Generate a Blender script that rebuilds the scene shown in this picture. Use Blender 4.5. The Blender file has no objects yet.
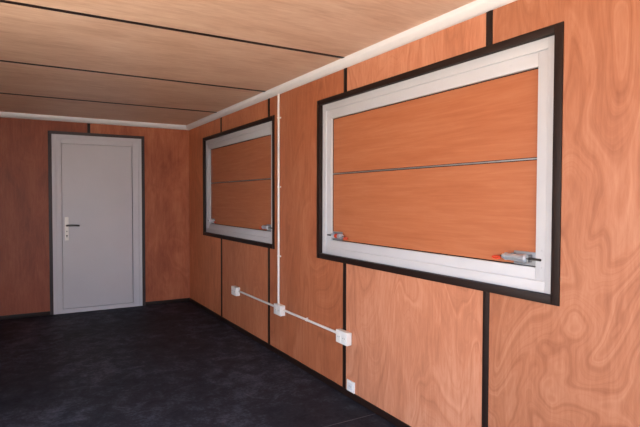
import bpy, bmesh, math, random
from mathutils import Vector, Matrix
random.seed(4)
scene = bpy.context.scene
COL = scene.collection

# ------------------------------------------------------------------ dimensions (metres)
W = 1.9813          # right wall plane (x)
D = 6.8523          # back wall plane (y)
H = 2.35            # ceiling height
XL = -1.00          # left wall plane
YR = -1.30          # rear wall plane, behind the camera

# ------------------------------------------------------------------ camera
cam_d = bpy.data.cameras.new('camera')
cam = bpy.data.objects.new('camera', cam_d); COL.objects.link(cam)
yaw, pitch, roll = 0.5298, -0.0290, 0.0023
F = Vector((math.sin(yaw)*math.cos(pitch), math.cos(yaw)*math.cos(pitch), math.sin(pitch)))
R0 = Vector((math.cos(yaw), -math.sin(yaw), 0)); U0 = R0.cross(F)
Rv = R0*math.cos(roll) + U0*math.sin(roll); Uv = -R0*math.sin(roll) + U0*math.cos(roll)
cam.matrix_world = Matrix(((Rv.x, Uv.x, -F.x, 0), (Rv.y, Uv.y, -F.y, 0), (Rv.z, Uv.z, -F.z, 1.3856), (0, 0, 0, 1)))
cam_d.sensor_width = 36; cam_d.lens = 515.27/640*36; cam_d.clip_start = 0.02
scene.camera = cam

# ------------------------------------------------------------------ sky, daylight, exposure
world = bpy.data.worlds.new('sky'); scene.world = world; world.use_nodes = True
bg = world.node_tree.nodes['Background']
bg.inputs['Color'].default_value = (0.72, 0.85, 1.0, 1); bg.inputs['Strength'].default_value = 4.0
sun_d = bpy.data.lights.new('sun', 'SUN'); sun_d.energy = 15.5; sun_d.angle = 0.009; sun_d.color = (1.0, 0.95, 0.88)
sun = bpy.data.objects.new('sun', sun_d); COL.objects.link(sun)          # high behind the viewer, along the long wall: lights the yard, not the room
sun.rotation_euler = Vector((-0.10, 0.62, -0.85)).to_track_quat('-Z', 'Y').to_euler()
OPEN_X0, OPEN_X1, OPEN_Z1 = -0.80, 1.60, 2.13      # the open end behind the viewer
LO_Y0, LO_Y1, LO_Z0, LO_Z1 = 0.75, 2.75, 0.02, 2.13   # unseen left-wall opening, placed and sized for the daylight it lets in
def portal(w, h, loc, rot):
    pl = bpy.data.lights.new('daylight_portal', 'AREA'); pl.shape = 'RECTANGLE'
    pl.size = w; pl.size_y = h; pl.cycles.is_portal = True
    po = bpy.data.objects.new('daylight_portal', pl); COL.objects.link(po); po.location = loc; po.rotation_euler = rot
portal(OPEN_X1-OPEN_X0, OPEN_Z1, ((OPEN_X0+OPEN_X1)/2, YR-0.11, OPEN_Z1/2), (math.radians(90), 0, 0))
portal(LO_Z1-LO_Z0, LO_Y1-LO_Y0, (XL-0.11, (LO_Y0+LO_Y1)/2, (LO_Z0+LO_Z1)/2), (0, math.radians(-90), 0))
scene.view_settings.view_transform = 'Standard'; scene.view_settings.look = 'None'
scene.view_settings.gamma = 1; scene.view_settings.use_curve_mapping = False
scene.view_settings.exposure = 0.93

# ------------------------------------------------------------------ materials
def lin(c):
    return tuple(((v/255)/12.92 if v/255 <= 0.04045 else ((v/255+0.055)/1.055)**2.4) for v in c) + (1,)

class NT:
    def __init__(s, name):
        s.m = bpy.data.materials.new(name); s.m.use_nodes = True
        s.t = s.m.node_tree; s.p = s.t.nodes['Principled BSDF']
    def n(s, typ, **kw):
        x = s.t.nodes.new('ShaderNode'+typ)
        for k, v in kw.items(): setattr(x, k, v)
        return x
    def l(s, a, b): s.t.links.new(a, b)
    def math(s, op, a, b=None, c=None):
        x = s.n('Math', operation=op)
        for i, v in enumerate((a, b, c)):
            if v is None: continue
            if isinstance(v, (int, float)): x.inputs[i].default_value = v
            else: s.l(v, x.inputs[i])
        return x.outputs[0]
    def noise(s, vec, scale, detail=2, rough=0.5, dist=0.0):
        x = s.n('TexNoise'); s.l(vec, x.inputs['Vector'])
        x.inputs['Scale'].default_value = scale; x.inputs['Detail'].default_value = detail
        x.inputs['Roughness'].default_value = rough; x.inputs['Distortion'].default_value = dist
        return x.outputs['Fac']
    def ramp(s, fac, stops):
        x = s.n('ValToRGB'); s.l(fac, x.inputs[0]); e = x.color_ramp.elements
        while len(e) < len(stops): e.new(0.5)
        for el, (pos, col) in zip(e, stops): el.position = pos; el.color = col
        return x.outputs[0]
    def vmul(s, vec, v):
        x = s.n('VectorMath', operation='MULTIPLY'); s.l(vec, x.inputs[0]); x.inputs[1].default_value = v
        return x.outputs[0]
    def vec_mul(s, a, b):
        x = s.n('VectorMath', operation='MULTIPLY'); s.l(a, x.inputs[0]); s.l(b, x.inputs[1]); return x.outputs[0]
    def vadd(s, a, b):
        x = s.n('VectorMath', operation='ADD'); s.l(a, x.inputs[0])
        if isinstance(b, tuple): x.inputs[1].default_value = b
        else: s.l(b, x.inputs[1])
        return x.outputs[0]

def plywood(name, dark, mid, light, across, along, panel_axis, panel_start, panel_w, rings=8.0, ring_amp=0.35,
            fine_amp=0.5, blotch_amp=0.45, seed=0.0, rough=0.5, bump=0.06, near_boost=None, tints=None, fig_scale=(1.9, 0.62), grain=1.0):
    """rotary-cut veneer: across / along are axis letters of the sheet; each sheet gets its own figure"""
    N = NT(name)
    tc = N.n('TexCoord').outputs['Object']
    sep = N.n('SeparateXYZ'); N.l(tc, sep.inputs[0])
    ax = {'x': sep.outputs[0], 'y': sep.outputs[1], 'z': sep.outputs[2]}
    pid = N.math('FLOOR', N.math('DIVIDE', N.math('SUBTRACT', ax[panel_axis], panel_start), panel_w))
    off = N.math('MULTIPLY_ADD', pid, 7.31, seed)
    comb = N.n('CombineXYZ')
    N.l(ax[across], comb.inputs[0]); N.l(ax[along], comb.inputs[1]); N.l(off, comb.inputs[2])
    v = comb.outputs[0]
    amp = ring_amp
    vf = v
    if near_boost:                       # the sheet with the strongest, most swirling figure
        lim, k, wide = near_boost
        isn = N.math('LESS_THAN', ax[panel_axis], lim)
        amp = N.math('MULTIPLY_ADD', isn, k, ring_amp)
        cb2 = N.n('CombineXYZ'); N.l(ax[across], cb2.inputs[0]); N.l(N.math('MULTIPLY', ax[along], N.math('MULTIPLY_ADD', isn, wide, 1.0)), cb2.inputs[1]); N.l(off, cb2.inputs[2])
        vf = cb2.outputs[0]
    fig = N.noise(N.vmul(vf, fig_scale+(1,)), 1.0, 2.6, 0.42, 0.8)
    cx = N.n('CombineXYZ'); N.l(N.math('MULTIPLY', fig, rings), cx.inputs[0]); N.l(off, cx.inputs[1])
    ring = N.noise(cx.outputs[0], 1.0, 4, 0.68)            # growth layers of uneven width, cut through by the peeling
    fine = N.noise(N.vmul(v, (70, 6.0*grain, 1)), 1.0, 3, 0.65, 0.3)
    fine2 = N.noise(N.vmul(v, (20, 3.2*grain, 1)), 1.0, 4, 0.68, 1.0)
    blotch = N.noise(N.vmul(v, (3.4, 1.3, 1)), 1.0, 4, 0.6, 0.5)
    f = N.math('MULTIPLY', N.math('SUBTRACT', ring, 0.5), N.math('MULTIPLY', amp, 4.0) if near_boost else amp*4.0)
    f = N.math('ADD', f, N.math('MULTIPLY', N.math('SUBTRACT', fine, 0.5), fine_amp*2))
    f = N.math('ADD', f, N.math('MULTIPLY', N.math('SUBTRACT', fine2, 0.5), fine_amp*2.4))
    f = N.math('ADD', f, N.math('MULTIPLY', N.math('SUBTRACT', blotch, 0.5), blotch_amp*3))
    f = N.math('MULTIPLY_ADD', f, 0.5, 0.5)
    col = N.ramp(f, [(0.0, dark), (0.5, mid), (1.0, light)])
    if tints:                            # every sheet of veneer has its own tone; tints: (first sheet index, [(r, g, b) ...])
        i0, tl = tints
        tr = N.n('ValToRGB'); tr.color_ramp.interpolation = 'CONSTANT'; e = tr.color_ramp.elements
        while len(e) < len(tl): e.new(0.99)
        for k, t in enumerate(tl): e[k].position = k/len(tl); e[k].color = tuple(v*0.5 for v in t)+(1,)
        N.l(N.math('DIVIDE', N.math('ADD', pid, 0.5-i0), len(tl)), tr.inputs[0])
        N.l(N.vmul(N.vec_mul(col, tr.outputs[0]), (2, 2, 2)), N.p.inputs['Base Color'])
    else: N.l(col, N.p.inputs['Base Color'])
    N.p.inputs['Roughness'].default_value = rough
    N.p.inputs['Specular IOR Level'].default_value = 0.35
    b = N.n('Bump'); b.inputs['Strength'].default_value = bump; b.inputs['Distance'].default_value = 0.002
    N.l(fine, b.inputs['Height']); N.l(b.outputs[0], N.p.inputs['Normal'])
    return N.m

def plain(name, col, rough=0.5, metal=0.0, var=0.06, scale=6.0, spec=0.5, stretch=(1, 1, 1), bump=0.0):
    N = NT(name)
    tc = N.n('TexCoord').outputs['Object']
    f = N.noise(N.vmul(tc, stretch), scale, 4, 0.6)
    c2 = tuple(min(1, v*(1+var)) for v in col[:3])+(1,); c1 = tuple(v*(1-var) for v in col[:3])+(1,)
    N.l(N.ramp(f, [(0.25, c1), (0.75, c2)]), N.p.inputs['Base Color'])
    N.l(N.math('MULTIPLY_ADD', f, 0.12, rough-0.06), N.p.inputs['Roughness'])
    N.p.inputs['Metallic'].default_value = metal; N.p.inputs['Specular IOR Level'].default_value = spec
    if bump:
        b = N.n('Bump'); b.inputs['Strength'].default_value = bump; b.inputs['Distance'].default_value = 0.002
        N.l(N.noise(tc, 220, 2), b.inputs['Height']); N.l(b.outputs[0], N.p.inputs['Normal'])
    return N.m

M = {}
PW = 1.2750          # sheet pitch
M['wood_right'] = plywood('plywood_right', lin((154, 90, 60)), lin((183, 113, 79)), lin((202, 138, 104)), 'y', 'z', 'y', 1.7607-PW, PW, rings=40, ring_amp=0.55, fine_amp=0.6, near_boost=(1.76, 0.34, 0.55), seed=41.0,
    tints=(-1, [(.9, .9, .9), (.88, .93, 1.0), (1.16, 1.30, 1.52), (.89, .80, .76), (1.06, 1.02, 1.0), (1.22, 1.14, 1.06)]))
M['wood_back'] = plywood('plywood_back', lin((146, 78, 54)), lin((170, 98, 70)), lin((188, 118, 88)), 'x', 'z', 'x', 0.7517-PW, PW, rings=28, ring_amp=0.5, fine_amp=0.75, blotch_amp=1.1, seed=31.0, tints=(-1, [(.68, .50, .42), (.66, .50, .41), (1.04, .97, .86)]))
M['wood_ceiling'] = plywood('plywood_ceiling', lin((206, 164, 138)), lin((228, 193, 170)), lin((242, 214, 192)), 'y', 'x', 'y', 2.987-1.3065*4, 1.3065, rings=20, ring_amp=0.30, fine_amp=0.8, blotch_amp=0.7, seed=11.0, fig_scale=(2.6, 0.5))
M['wood_hatch'] = plywood('plywood_hatch', lin((160, 88, 53)), lin((178, 106, 70)), lin((193, 127, 90)), 'z', 'y', 'y', -10, 100, rings=12, ring_amp=0.10, fine_amp=0.7, blotch_amp=0.15, seed=51.0, grain=0.45)
M['black'] = plain('black_trim', lin((34, 19, 15)), 0.5, 0, 0.12, 9, 0.25)
M['strip'] = plain('dark_cover_strip', lin((34, 20, 17)), 0.5, 0, 0.12, 9, 0.25)
M['door_casing'] = plain('door_casing_paint', lin((66, 57, 60)), 0.5, 0, 0.08, 6, 0.3)
M['gap_shade'] = plain('gap_shade', lin((16, 11, 10)), 0.8, spec=0.15)  # dark joints, plus the painted shade line round the hatch panels
M['white'] = plain('white_plastic', lin((232, 228, 226)), 0.35, 0, 0.02)
M['plate'] = plain('white_lacquered_plate', lin((246, 243, 240)), 0.3, 0, 0.02)
M['cornice'] = plain('white_cornice', lin((234, 234, 240)), 0.45, 0, 0.03, 3)
M['alu'] = plain('painted_aluminium', lin((197, 196, 201)), 0.45, 0, 0.03, 5, 0.5, (1, 1, 1))
M['door'] = plain('grey_door_paint', lin((208, 206, 214)), 0.5, 0, 0.03, 2.5, 0.5)
M['chrome'] = plain('zinc_plated_steel', lin((214, 220, 230)), 0.3, 0.75, 0.04, 20)
M['dull_steel'] = plain('dull_steel', lin((150, 150, 154)), 0.42, 0.5, 0.08, 30)
M['lever'] = plain('brushed_lever_steel', lin((86, 82, 80)), 0.3, 0.7, 0.05, 30)
M['red'] = plain('orange_red_plastic', lin((214, 70, 40)), 0.45, 0, 0.05)
M['dark_hole'] = plain('dark_recess', lin((30, 30, 32)), 0.8)
M['grey_plastic'] = plain('pale_grey_plastic', lin((216, 214, 218)), 0.45, 0, 0.02)
M['concrete'] = plain('yard_concrete', lin((200, 182, 158)), 0.9, 0, 0.12, 1.5)
M['paint_rear'] = plain('pale_wall_panel', lin((214, 212, 214)), 0.55, 0, 0.04, 2)

def floor_mat():
    N = NT('black_floor_coating')
    tc = N.n('TexCoord').outputs['Object']
    a = N.noise(tc, 1.3, 5, 0.62, 0.6); b = N.noise(tc, 7.5, 6, 0.72, 0.5); c = N.noise(tc, 45, 3, 0.7)
    f = N.math('ADD', N.math('MULTIPLY', a, 0.35), N.math('ADD', N.math('MULTIPLY', b, 0.38), N.math('MULTIPLY', c, 0.27)))
    N.l(N.ramp(f, [(0.32, lin((18, 23, 31))), (0.5, lin((40, 45, 56))), (0.72, lin((98, 103, 122)))]), N.p.inputs['Base Color'])
    N.l(N.math('MULTIPLY_ADD', b, -0.25, 0.72), N.p.inputs['Roughness'])
    N.p.inputs['Specular IOR Level'].default_value = 0.10
    bp = N.n('Bump'); bp.inputs['Strength'].default_value = 0.12; bp.inputs['Distance'].default_value = 0.003
    N.l(c, bp.inputs['Height']); N.l(bp.outputs[0], N.p.inputs['Normal'])
    return N.m
M['floor'] = floor_mat()
M['floor_seam'] = plain('floor_seam_weld', lin((72, 72, 84)), 0.6, 0, 0.2, 8)

# ------------------------------------------------------------------ mesh helpers
def box(bm, x0, x1, y0, y1, z0, z1, bev=0.0, seg=2):
    t = bmesh.new(); bmesh.ops.create_cube(t, size=1)
    for v in t.verts:
        v.co = Vector((x0+(v.co.x+.5)*(x1-x0), y0+(v.co.y+.5)*(y1-y0), z0+(v.co.z+.5)*(z1-z0)))
    if bev: bmesh.ops.bevel(t, geom=t.edges[:], offset=bev, segments=seg, affect='EDGES', profile=0.6)
    merge(bm, t)
def merge(bm, t):
    me = bpy.data.meshes.new('tmp'); t.to_mesh(me); t.free(); bm.from_mesh(me); bpy.data.meshes.remove(me)
def cyl(bm, p0, p1, r0, r1=None, seg=20, bev=0.0):
    r1 = r0 if r1 is None else r1
    p0, p1 = Vector(p0), Vector(p1); d = p1-p0
    t = bmesh.new()
    bmesh.ops.create_cone(t, cap_ends=True, segments=seg, radius1=r0, radius2=r1, depth=d.length)
    if bev:
        es = [e for e in t.edges if len(e.link_faces) == 2 and max(len(f.verts) for f in e.link_faces) > 4]
        bmesh.ops.bevel(t, geom=es, offset=bev, segments=2, affect='EDGES')
    q = Vector((0, 0, 1)).rotation_difference(d.normalized())
    bmesh.ops.transform(t, matrix=Matrix.Translation((p0+p1)/2) @ q.to_matrix().to_4x4(), verts=t.verts)
    merge(bm, t)
def sweep(bm, pts, radii, seg=12, closed=False):
    pts = [Vector(p) for p in pts]; n = len(pts); rings = []
    for i, p in enumerate(pts):
        a = pts[(i-1) % n] if (i > 0 or closed) else p; b = pts[(i+1) % n] if (i < n-1 or closed) else p
        tg = (b-a).normalized(); s = tg.orthogonal().normalized() if abs(tg.x) > .95 else tg.cross(Vector((1, 0, 0))).normalized()
        u = tg.cross(s); r = radii[i] if isinstance(radii, (list, tuple)) else radii
        rings.append([bm.verts.new(p+(s*math.cos(k*6.28318/seg)+u*math.sin(k*6.28318/seg))*r) for k in range(seg)])
    for i in range(n if closed else n-1):
        A, B = rings[i], rings[(i+1) % n]
        for k in range(seg): bm.faces.new((A[k], A[(k+1) % seg], B[(k+1) % seg], B[k]))
    if not closed: bm.faces.new(rings[0][::-1]); bm.faces.new(rings[-1])
def prism(bm, prof, axis, a, b):
    """extrude a closed profile of (u, z) pairs along axis 'x' or 'y'"""
    mk = (lambda t, u, z: (t, u, z)) if axis == 'x' else (lambda t, u, z: (u, t, z))
    A = [bm.verts.new(mk(a, u, z)) for u, z in prof]; B = [bm.verts.new(mk(b, u, z)) for u, z in prof]
    n = len(prof)
    for i in range(n): bm.faces.new((A[i], A[(i+1) % n], B[(i+1) % n], B[i]))
    bm.faces.new(A[::-1]); bm.faces.new(B)
    bmesh.ops.recalc_face_normals(bm, faces=bm.faces)
def ring_rect(bm, plane, d0, d1, u0, u1, z0, z1, wl, wr, wb, wt, bev=0.0015):
    """four bars round a rectangle: plane 'x' -> u is y; plane 'y' -> u is x; mitres left as butt joints"""
    def bar(a, b, c, d):
        if plane == 'x': box(bm, d0, d1, a, b, c, d, bev)
        else: box(bm, a, b, d0, d1, c, d, bev)
    bar(u0, u0+wl, z0, z1); bar(u1-wr, u1, z0, z1)
    if wb: bar(u0+wl, u1-wr, z0, z0+wb)
    bar(u0+wl, u1-wr, z1-wt, z1)
def obj(name, bm, mat, parent=None, smooth=True):
    me = bpy.data.meshes.new(name)
    bmesh.ops.recalc_face_normals(bm, faces=bm.faces); bm.to_mesh(me); bm.free()
    me.materials.append(mat)
    o = bpy.data.objects.new(name, me); COL.objects.link(o)
    if smooth:
        for p in me.polygons: p.use_smooth = True
        me.set_sharp_from_angle(angle=math.radians(35))
    if parent is not None:
        o.parent = parent
        o.matrix_parent_inverse = Matrix.Translation(-parent.location) if parent.location.length else Matrix.Identity(4)
    return o
def tag(o, label, cat, kind=None, group=None):
    o['label'] = label; o['category'] = cat
    if kind: o['kind'] = kind
    if group: o['group'] = group
    return o
def empty(name, loc, label, cat, kind=None, group=None):
    o = bpy.data.objects.new(name, None); COL.objects.link(o); o.location = loc; o.empty_display_size = 0.1
    return tag(o, label, cat, kind, group)
def one(name, fn, mat, parent=None, smooth=True):
    bm = bmesh.new(); fn(bm); return obj(name, bm, mat, parent, smooth)

# ------------------------------------------------------------------ room shell
T = 0.09
WIN = [(1.364, 3.424), (4.186, 6.246)]            # outer edges of the black casings along the right wall
WZ0, WZ1 = 0.930, 2.129
INS = 0.034                                        # casing overlap onto the wall
def right_wall(bm):
    ys = [YR]
    for a, b in WIN: ys += [a+INS, b-INS]
    ys.append(D+T)
    for i in range(0, len(ys), 2): box(bm, W, W+T, ys[i], ys[i+1], 0, H)
    for a, b in WIN:
        box(bm, W, W+T, a+INS, b-INS, 0, WZ0+INS); box(bm, W, W+T, a+INS, b-INS, WZ1-INS, H)
tag(one('wall_right', right_wall, M['wood_right'], smooth=False), 'long plywood wall with swirling orange grain carrying two window hatches', 'wall', 'structure')
DX0, DX1, DZ1 = 0.3093, 1.4030, 2.1760            # outer edges of the door's black casing
DI = 0.030
def back_wall(bm):
    box(bm, XL, DX0+DI, D, D+T, 0, H); box(bm, DX1-DI, W, D, D+T, 0, H); box(bm, DX0+DI, DX1-DI, D, D+T, DZ1-DI, H)
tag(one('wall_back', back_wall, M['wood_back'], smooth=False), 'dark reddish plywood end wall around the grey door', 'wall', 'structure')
def left_wall(bm):
    box(bm, XL-T, XL, YR, LO_Y0, 0, H); box(bm, XL-T, XL, LO_Y1, D+T, 0, H)
    box(bm, XL-T, XL, LO_Y0, LO_Y1, 0, LO_Z0); box(bm, XL-T, XL, LO_Y0, LO_Y1, LO_Z1, H)
tag(one('wall_left', left_wall, M['paint_rear'], smooth=False), 'pale wall opposite the window hatches', 'wall', 'structure')
def rear_wall(bm):
    box(bm, XL-T, OPEN_X0, YR-T, YR, 0, H); box(bm, OPEN_X1, W+T, YR-T, YR, 0, H); box(bm, OPEN_X0, OPEN_X1, YR-T, YR, OPEN_Z1, H)
tag(one('wall_rear', rear_wall, M['paint_rear'], smooth=False), 'open end wall behind the viewer', 'wall', 'structure')
tag(one('floor', lambda bm: box(bm, XL-T, W+T, YR-T, D+T, -0.08, 0), M['floor'], smooth=False), 'black floor with cloudy bluish grey scuffs', 'floor', 'structure')
tag(one('trim_20', lambda bm: box(bm, XL, W-0.012, 2.6465, 2.6515, 0, 0.0012, 0.0004), M['floor_seam']), 'thin pale seam line across the black floor', 'floor seam', 'structure')
tag(one('ceiling', lambda bm: box(bm, XL-T, W+T, YR-T, D+T, H, H+0.08), M['wood_ceiling'], smooth=False), 'pale tan plywood ceiling crossed by thin dark strips', 'ceiling', 'structure')
tag(one('ground', lambda bm: box(bm, -24, 16, -24, 20, -0.30, -0.10), M['concrete'], smooth=False), 'unseen concrete ground added outside to bounce daylight in', 'ground', 'structure')  # out of view, added to bounce daylight up to the ceiling

# ------------------------------------------------------------------ cornices and baseboards
CW = 0.050; CH = 0.056
def cornice_prof(s, e):            # s: wall coordinate, towards the room is minus
    return [(s, H), (s-CW, H), (s-CW, H-0.024), (s-0.046, H-0.032), (s-0.020, H-0.052), (s-0.012, H-CH), (s, H-CH)]
def cornice_right(bm): prism(bm, cornice_prof(W, 1), 'y', YR, D)
def cornice_back(bm): prism(bm, cornice_prof(D, 1), 'x', XL, W-0.001)
tag(one('trim_1', cornice_right, M['cornice']), 'white cornice along the top of the hatch wall', 'cornice', 'structure')
tag(one('trim_2', cornice_back, M['cornice']), 'white cornice along the top of the door wall', 'cornice', 'structure')
BB = 0.045
tag(one('baseboard_right', lambda bm: box(bm, W-0.012, W, YR, D, 0, BB, 0.003), M['black']), 'black baseboard along the foot of the hatch wall', 'baseboard', 'structure')
def bb_back(bm):
    box(bm, XL, DX0, D-0.012, D, 0, BB, 0.003); box(bm, DX1, W-0.012, D-0.012, D, 0, BB, 0.003)
tag(one('baseboard_back', bb_back, M['black']), 'black baseboard on both sides of the grey door', 'baseboard', 'structure')

# ------------------------------------------------------------------ cover strips over the sheet joints
n_trim = 3
ST = 0.004
def wall_strip(yc, spans, label):
    global n_trim
    def f(bm):
        for z0, z1 in spans:
            box(bm, W-ST, W, yc-0.0195, yc+0.0195, z0, z1, 0.0012)
            box(bm, W-ST-0.0012, W-ST+0.001, yc-0.010, yc+0.010, z0, z1, 0.0005)
    tag(one('trim_%d' % n_trim, f, M['strip']), label, 'cover strip', 'structure'); n_trim += 1
full = [(BB, H-CH)]; split = [(BB, WZ0), (WZ1, H-CH)]
wall_strip(1.7607, split, 'dark vertical joint strip nearest the viewer, above and below the near hatch')
wall_strip(3.0343, split, 'dark vertical joint strip running down behind the junction box nearest the floor outlet')
wall_strip(4.3057, split, 'dark vertical joint strip at the far hatch, just beside the white vertical conduit')
wall_strip(5.5858, split, 'dark vertical joint strip at the far hatch, nearest the back corner')
def back_strip(bm):
    box(bm, 0.7350, 0.7684, D-ST, D, DZ1, H-CH, 0.0012)
tag(one('trim_%d' % n_trim, back_strip, M['strip']), 'short dark joint strip between door head and cornice', 'cover strip', 'structure'); n_trim += 1
for yc, lb in ((2.987, 'dark strip across the ceiling, nearest of the three in view'), (4.283, 'dark strip across the ceiling, middle of the three in view'),
               (5.600, 'dark strip across the ceiling, closest to the door wall')):
    tag(one('trim_%d' % n_trim, lambda bm: box(bm, XL, W-CW, yc-0.016, yc+0.016, H-0.004, H, 0.001), M['strip']), lb, 'ceiling strip', 'structure'); n_trim += 1

# ------------------------------------------------------------------ door
door = empty('door_1', ((DX0+DX1)/2, D, 0), 'light grey metal door in a black casing at the end of the room', 'door', 'structure')
one('casing', lambda bm: (ring_rect(bm, 'y', D-0.010, D, DX0, DX1, 0, DZ1, 0.037, 0.037, 0, 0.036),
                          ring_rect(bm, 'y', D, D+0.02, DX0+DI, DX1-DI, 0, DZ1-DI, 0.007, 0.007, 0, 0.006, 0.0005)), M['door_casing'], door)
fx0, fx1, fz1 = DX0+0.037, DX1-0.037, DZ1-0.036
def dframe(bm):
    ring_rect(bm, 'y', D-0.006, D+T, fx0, fx1, 0, fz1, 0.046, 0.040, 0.018, 0.045, 0.003)
    ring_rect(bm, 'y', D+0.004, D+T, fx0+0.046, fx1-0.040, 0.018, fz1-0.045, 0.056, 0.070, 0.030, 0.058, 0.003)
one('frame', dframe, M['door'], door)
lx0, lx1, lz0, lz1 = fx0+0.102+0.004, fx1-0.110-0.007, 0.053, fz1-0.103-0.004
one('rebate', lambda bm: box(bm, lx0-0.004, lx1+0.007, D+0.045, D+0.085, 0.047, lz1+0.004), M['gap_shade'], door)
one('leaf', lambda bm: box(bm, lx0, lx1, D+0.010, D+0.044, lz0, lz1, 0.002), M['door'], door)
hp = one('handle_plate', lambda bm: box(bm, 0.478, 0.519, D, D+0.010, 0.876, 1.157, 0.004, 3), M['plate'], door)
hp['label'] = 'white handle plate'
def lever(bm):
    cyl(bm, (0.4985, D, 1.055), (0.4985, D-0.045, 1.055), 0.010, bev=0.001)
    sweep(bm, [(0.486, D-0.047, 1.056), (0.500, D-0.050, 1.057), (0.545, D-0.052, 1.058), (0.600, D-0.052, 1.056), (0.632, D-0.046, 1.053)], [0.009, 0.011, 0.011, 0.010, 0.008], 12)
one('lever', lever, M['lever'], hp)
one('keyhole', lambda bm: (cyl(bm, (0.4985, D, 0.934), (0.4985, D-0.003, 0.934), 0.0085), box(bm, 0.4955, 0.5015, D-0.003, D, 0.914, 0.932)), M['dark_hole'], hp)
one('thumb_turn', lambda bm: cyl(bm, (0.4985, D, 0.985), (0.4985, D-0.004, 0.985), 0.006), M['lever'], hp)

# ------------------------------------------------------------------ window hatches
def latch(win, y_mid, s):
    """spring bolt by the lower corner; s = -1 bolt points to smaller y"""
    def Y(d): return y_mid + s*d              # d measured from the mid of the hatch towards the bolt end
    zc = 1.113; xc = W+0.0245
    def bx(bm, x0, x1, d0, d1, z0, z1, bev=0.001):
        a, b = sorted((Y(d0), Y(d1))); box(bm, x0, x1, a, b, z0, z1, bev)
    root = one('latch', lambda bm: (bx(bm, W+0.048, W+0.053, 0.752, 0.880, 1.079, 1.142, 0.0015),
                                    bx(bm, W+0.020, W+0.050, 0.845, 0.853, 1.096, 1.132), bx(bm, W+0.020, W+0.050, 0.757, 0.765, 1.096, 1.132)), M['dull_steel'], win)
    one('barrel', lambda bm: (cyl(bm, (xc, Y(0.722), zc), (xc, Y(0.845), zc), 0.0165, seg=28, bev=0.003),
                              cyl(bm, (xc, Y(0.708), zc), (xc, Y(0.724), zc), 0.011, 0.0160, seg=28),
                              cyl(bm, (xc, Y(0.827), zc), (xc, Y(0.840), zc), 0.0192, seg=28, bev=0.002), cyl(bm, (xc, Y(0.722), zc), (xc, Y(0.732), zc), 0.0180, seg=28, bev=0.002)), M['chrome'], root)
    one('bolt', lambda bm: (cyl(bm, (xc, Y(0.842), zc), (xc, Y(0.916), zc), 0.0056, bev=0.001),
                            cyl(bm, (xc, Y(0.694), zc-0.002), (xc, Y(0.712), zc), 0.004)), M['lever'], root)
    def pull(bm):
        pts = []
        for k in range(16):
            a = k/16*6.28318
            pts.append((xc+0.004*math.sin(a), Y(0.670+0.024*math.cos(a)), zc-0.010+0.0055*math.sin(a)))
        sweep(bm, pts, 0.0046, 10, True)
    if s > 0 and win.name == 'window_1':
        lb = one('sticker', lambda bm: cyl(bm, (xc, Y(0.765), zc), (xc, Y(0.800), zc), 0.0170, seg=28), M['red'], root); lb['label'] = 'red sticker round the barrel'
    p = one('pull_ring', pull, M['red'], root); p['label'] = 'orange red plastic pull'

def hatch(n, y0, y1, label):
    w = empty('window_%d' % n, (W, (y0+y1)/2, WZ0), label, 'window hatch', 'structure')
    cl, cr, cb, ct = 0.041, 0.041, 0.039, 0.036
    one('casing', lambda bm: (ring_rect(bm, 'x', W-0.007, W, y0, y1, WZ0, WZ1, cl, cr, cb, ct, 0.002),
                              ring_rect(bm, 'x', W-0.003, W+0.060, y0+INS+.0005, y1-INS-.0005, WZ0+INS+.0005, WZ1-INS-.0005, cl-INS, cr-INS, cb-INS, max(ct-INS, .003), 0.0008)), M['black'], w)
    a0, a1, b0, b1 = y0+cl, y1-cr, WZ0+cb, WZ1-ct
    one('outer_frame', lambda bm: ring_rect(bm, 'x', W+0.021, W+0.075, a0, a1, b0, b1, 0.048, 0.048, 0.050, 0.050, 0.002), M['alu'], w)
    c0, c1, d0, d1 = a0+0.050, a1-0.050, b0+0.052, b1-0.052
    one('gap_seal', lambda bm: ring_rect(bm, 'x', W+0.0318, W+0.074, a0+.047, a1-.047, b0+.049, b1-.049, .004, .004, .004, .004, 0), M['alu'], w)
    lf = 0.055
    one('leaf_frame', lambda bm: ring_rect(bm, 'x', W+0.031, W+0.075, c0, c1, d0, d1, lf, lf, lf, lf+0.008, 0.0025), M['alu'], w)
    e0, e1, f0, f1 = c0+lf, c1-lf, d0+lf, d1-lf-0.008
    one('panel', lambda bm: box(bm, W+0.053, W+0.070, e0-.01, e1+.01, f0-.01, f1+.01), M['wood_hatch'], w, False)
    one('gap_shade', lambda bm: ring_rect(bm, 'x', W+0.0495, W+0.054, e0-.001, e1+.001, f0-.001, f1+.001, .005, .005, .006, .005, 0), M['gap_shade'], w)  # dark ring standing in for the shadow line between frame and panel
    def joint(bm):
        box(bm, W+0.0485, W+0.0535, e0, e1, 1.5660, 1.5730, 0.002)
    one('joint_bar', joint, M['dull_steel'], w)
    one('joint_groove', lambda bm: box(bm, W+0.0520, W+0.0535, e0, e1, 1.5625, 1.5760), M['gap_shade'], w)
    ym = (y0+y1)/2
    for yy, zz in [(y0+0.115, 1.153), (y0+0.115, 1.076), (y1-0.115, 1.153), (y1-0.115, 1.076)] + [(y0+0.30+k*0.292, WZ1-0.118) for k in range(6)]:
        one('screw', lambda bm: cyl(bm, (W+0.0315, yy, zz), (W+0.0295, yy, zz), 0.0045, 0.003, 12), M['alu'], w)
    latch(w, ym, -1); latch(w, ym, 1)
    return w
hatch(1, *WIN[0], 'large near window hatch, grey frame in black casing filled with orange plywood')
hatch(2, *WIN[1], 'far window hatch, grey frame in black casing, between back corner and vertical conduit')

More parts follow.
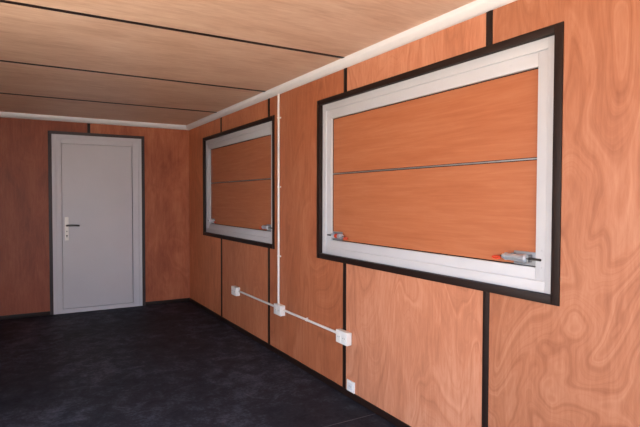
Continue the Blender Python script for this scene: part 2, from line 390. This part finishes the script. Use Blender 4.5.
# ------------------------------------------------------------------ conduits, junction boxes, floor outlet
CX = W-0.0135; CR = 0.0095; ZC = 0.421
def clip_vertical(bm, y, z):
    cyl(bm, (CX, y, z-0.007), (CX, y, z+0.007), CR+0.0025, seg=20, bev=0.001)
    box(bm, W-0.012, W, y-0.024, y-0.006, z-0.006, z+0.006, 0.001)
    cyl(bm, (W-0.012, y-0.018, z), (W-0.016, y-0.018, z), 0.004, seg=10)
def clip_horizontal(bm, y, z):
    cyl(bm, (CX, y-0.007, z), (CX, y+0.007, z), CR+0.0025, seg=20, bev=0.001)
    box(bm, W-0.012, W, y-0.006, y+0.006, z+0.006, z+0.016, 0.001)
def conduit(label, loc, p0, p1, clips, vertical):
    c = one('conduit', lambda bm: cyl(bm, p0, p1, CR, seg=24), M['white'])
    tag(c, label, 'conduit', None, 'white conduits on the plywood wall')
    for y, z in clips: one('clip', lambda bm: (clip_vertical if vertical else clip_horizontal)(bm, y, z), M['white'], c)
BX = dict(A=(5.0275, 5.164), B=(3.973, 4.113), C=(2.936, 3.080)); BZ0, BZ1 = 0.370, 0.460
conduit('white vertical conduit from the cornice down to the middle junction box', None, (CX, 4.0775, BZ1), (CX, 4.0775, H-CH), [(4.0775, 2.0876), (4.0775, 1.486), (4.0775, 0.8797)], True)
conduit('white horizontal conduit between the middle junction box and the far one under the far hatch', None, (CX, BX['B'][1], ZC), (CX, BX['A'][0], ZC), [], False)
conduit('white horizontal conduit between the middle junction box and the large near one', None, (CX, BX['C'][1], ZC), (CX, BX['B'][0], ZC), [(3.57, ZC)], False)
def jbox(k, label, back):
    y0, y1 = BX[k]
    b = empty('junction_box', (back, (y0+y1)/2, BZ0), label, 'junction box', None, 'white junction boxes on the plywood wall')
    one('body', lambda bm: box(bm, W-0.036, back, y0+0.001, y1-0.001, BZ0+0.001, BZ1-0.001, 0.003, 3), M['white'], b)
    one('cover', lambda bm: box(bm, W-0.045, W-0.036, y0, y1, BZ0, BZ1, 0.003, 3), M['white'], b)
    ym = (y0+y1)/2
    for yc in (ym-0.033, ym+0.033):
        f = one('socket', lambda bm: box(bm, W-0.0475, W-0.0448, yc-0.029, yc+0.029, BZ0+0.012, BZ1-0.012, 0.0012), M['white'], b)
        one('socket_hole', lambda bm: [cyl(bm, (W-0.0470, yc+dy, 0.415), (W-0.0479, yc+dy, 0.415), 0.003, seg=10) for dy in (-0.0095, 0.0095)], M['dark_hole'], f)
jbox('A', 'small white junction box farthest along, under the far hatch', W)
jbox('B', 'white junction box at the foot of the vertical conduit', W)
jbox('C', 'white junction box nearest the viewer, mounted over a dark joint strip', W-ST-0.0012)
o = empty('wall_outlet', (W, 2.945, 0.047), 'small flat white outlet low on the wall just above the baseboard', 'outlet')
one('plate', lambda bm: box(bm, W-0.010, W, 2.899, 2.991, 0.0455, 0.122, 0.003, 3), M['white'], o)
ins = one('insert', lambda bm: box(bm, W-0.012, W-0.0098, 2.920, 2.970, 0.062, 0.106, 0.001), M['grey_plastic'], o); ins['label'] = 'pale grey insert'
one('socket_hole', lambda bm: [cyl(bm, (W-0.0118, 2.945+dy, 0.084), (W-0.0124, 2.945+dy, 0.084), 0.003, seg=10) for dy in (-0.0095, 0.0095)], M['dark_hole'], ins)
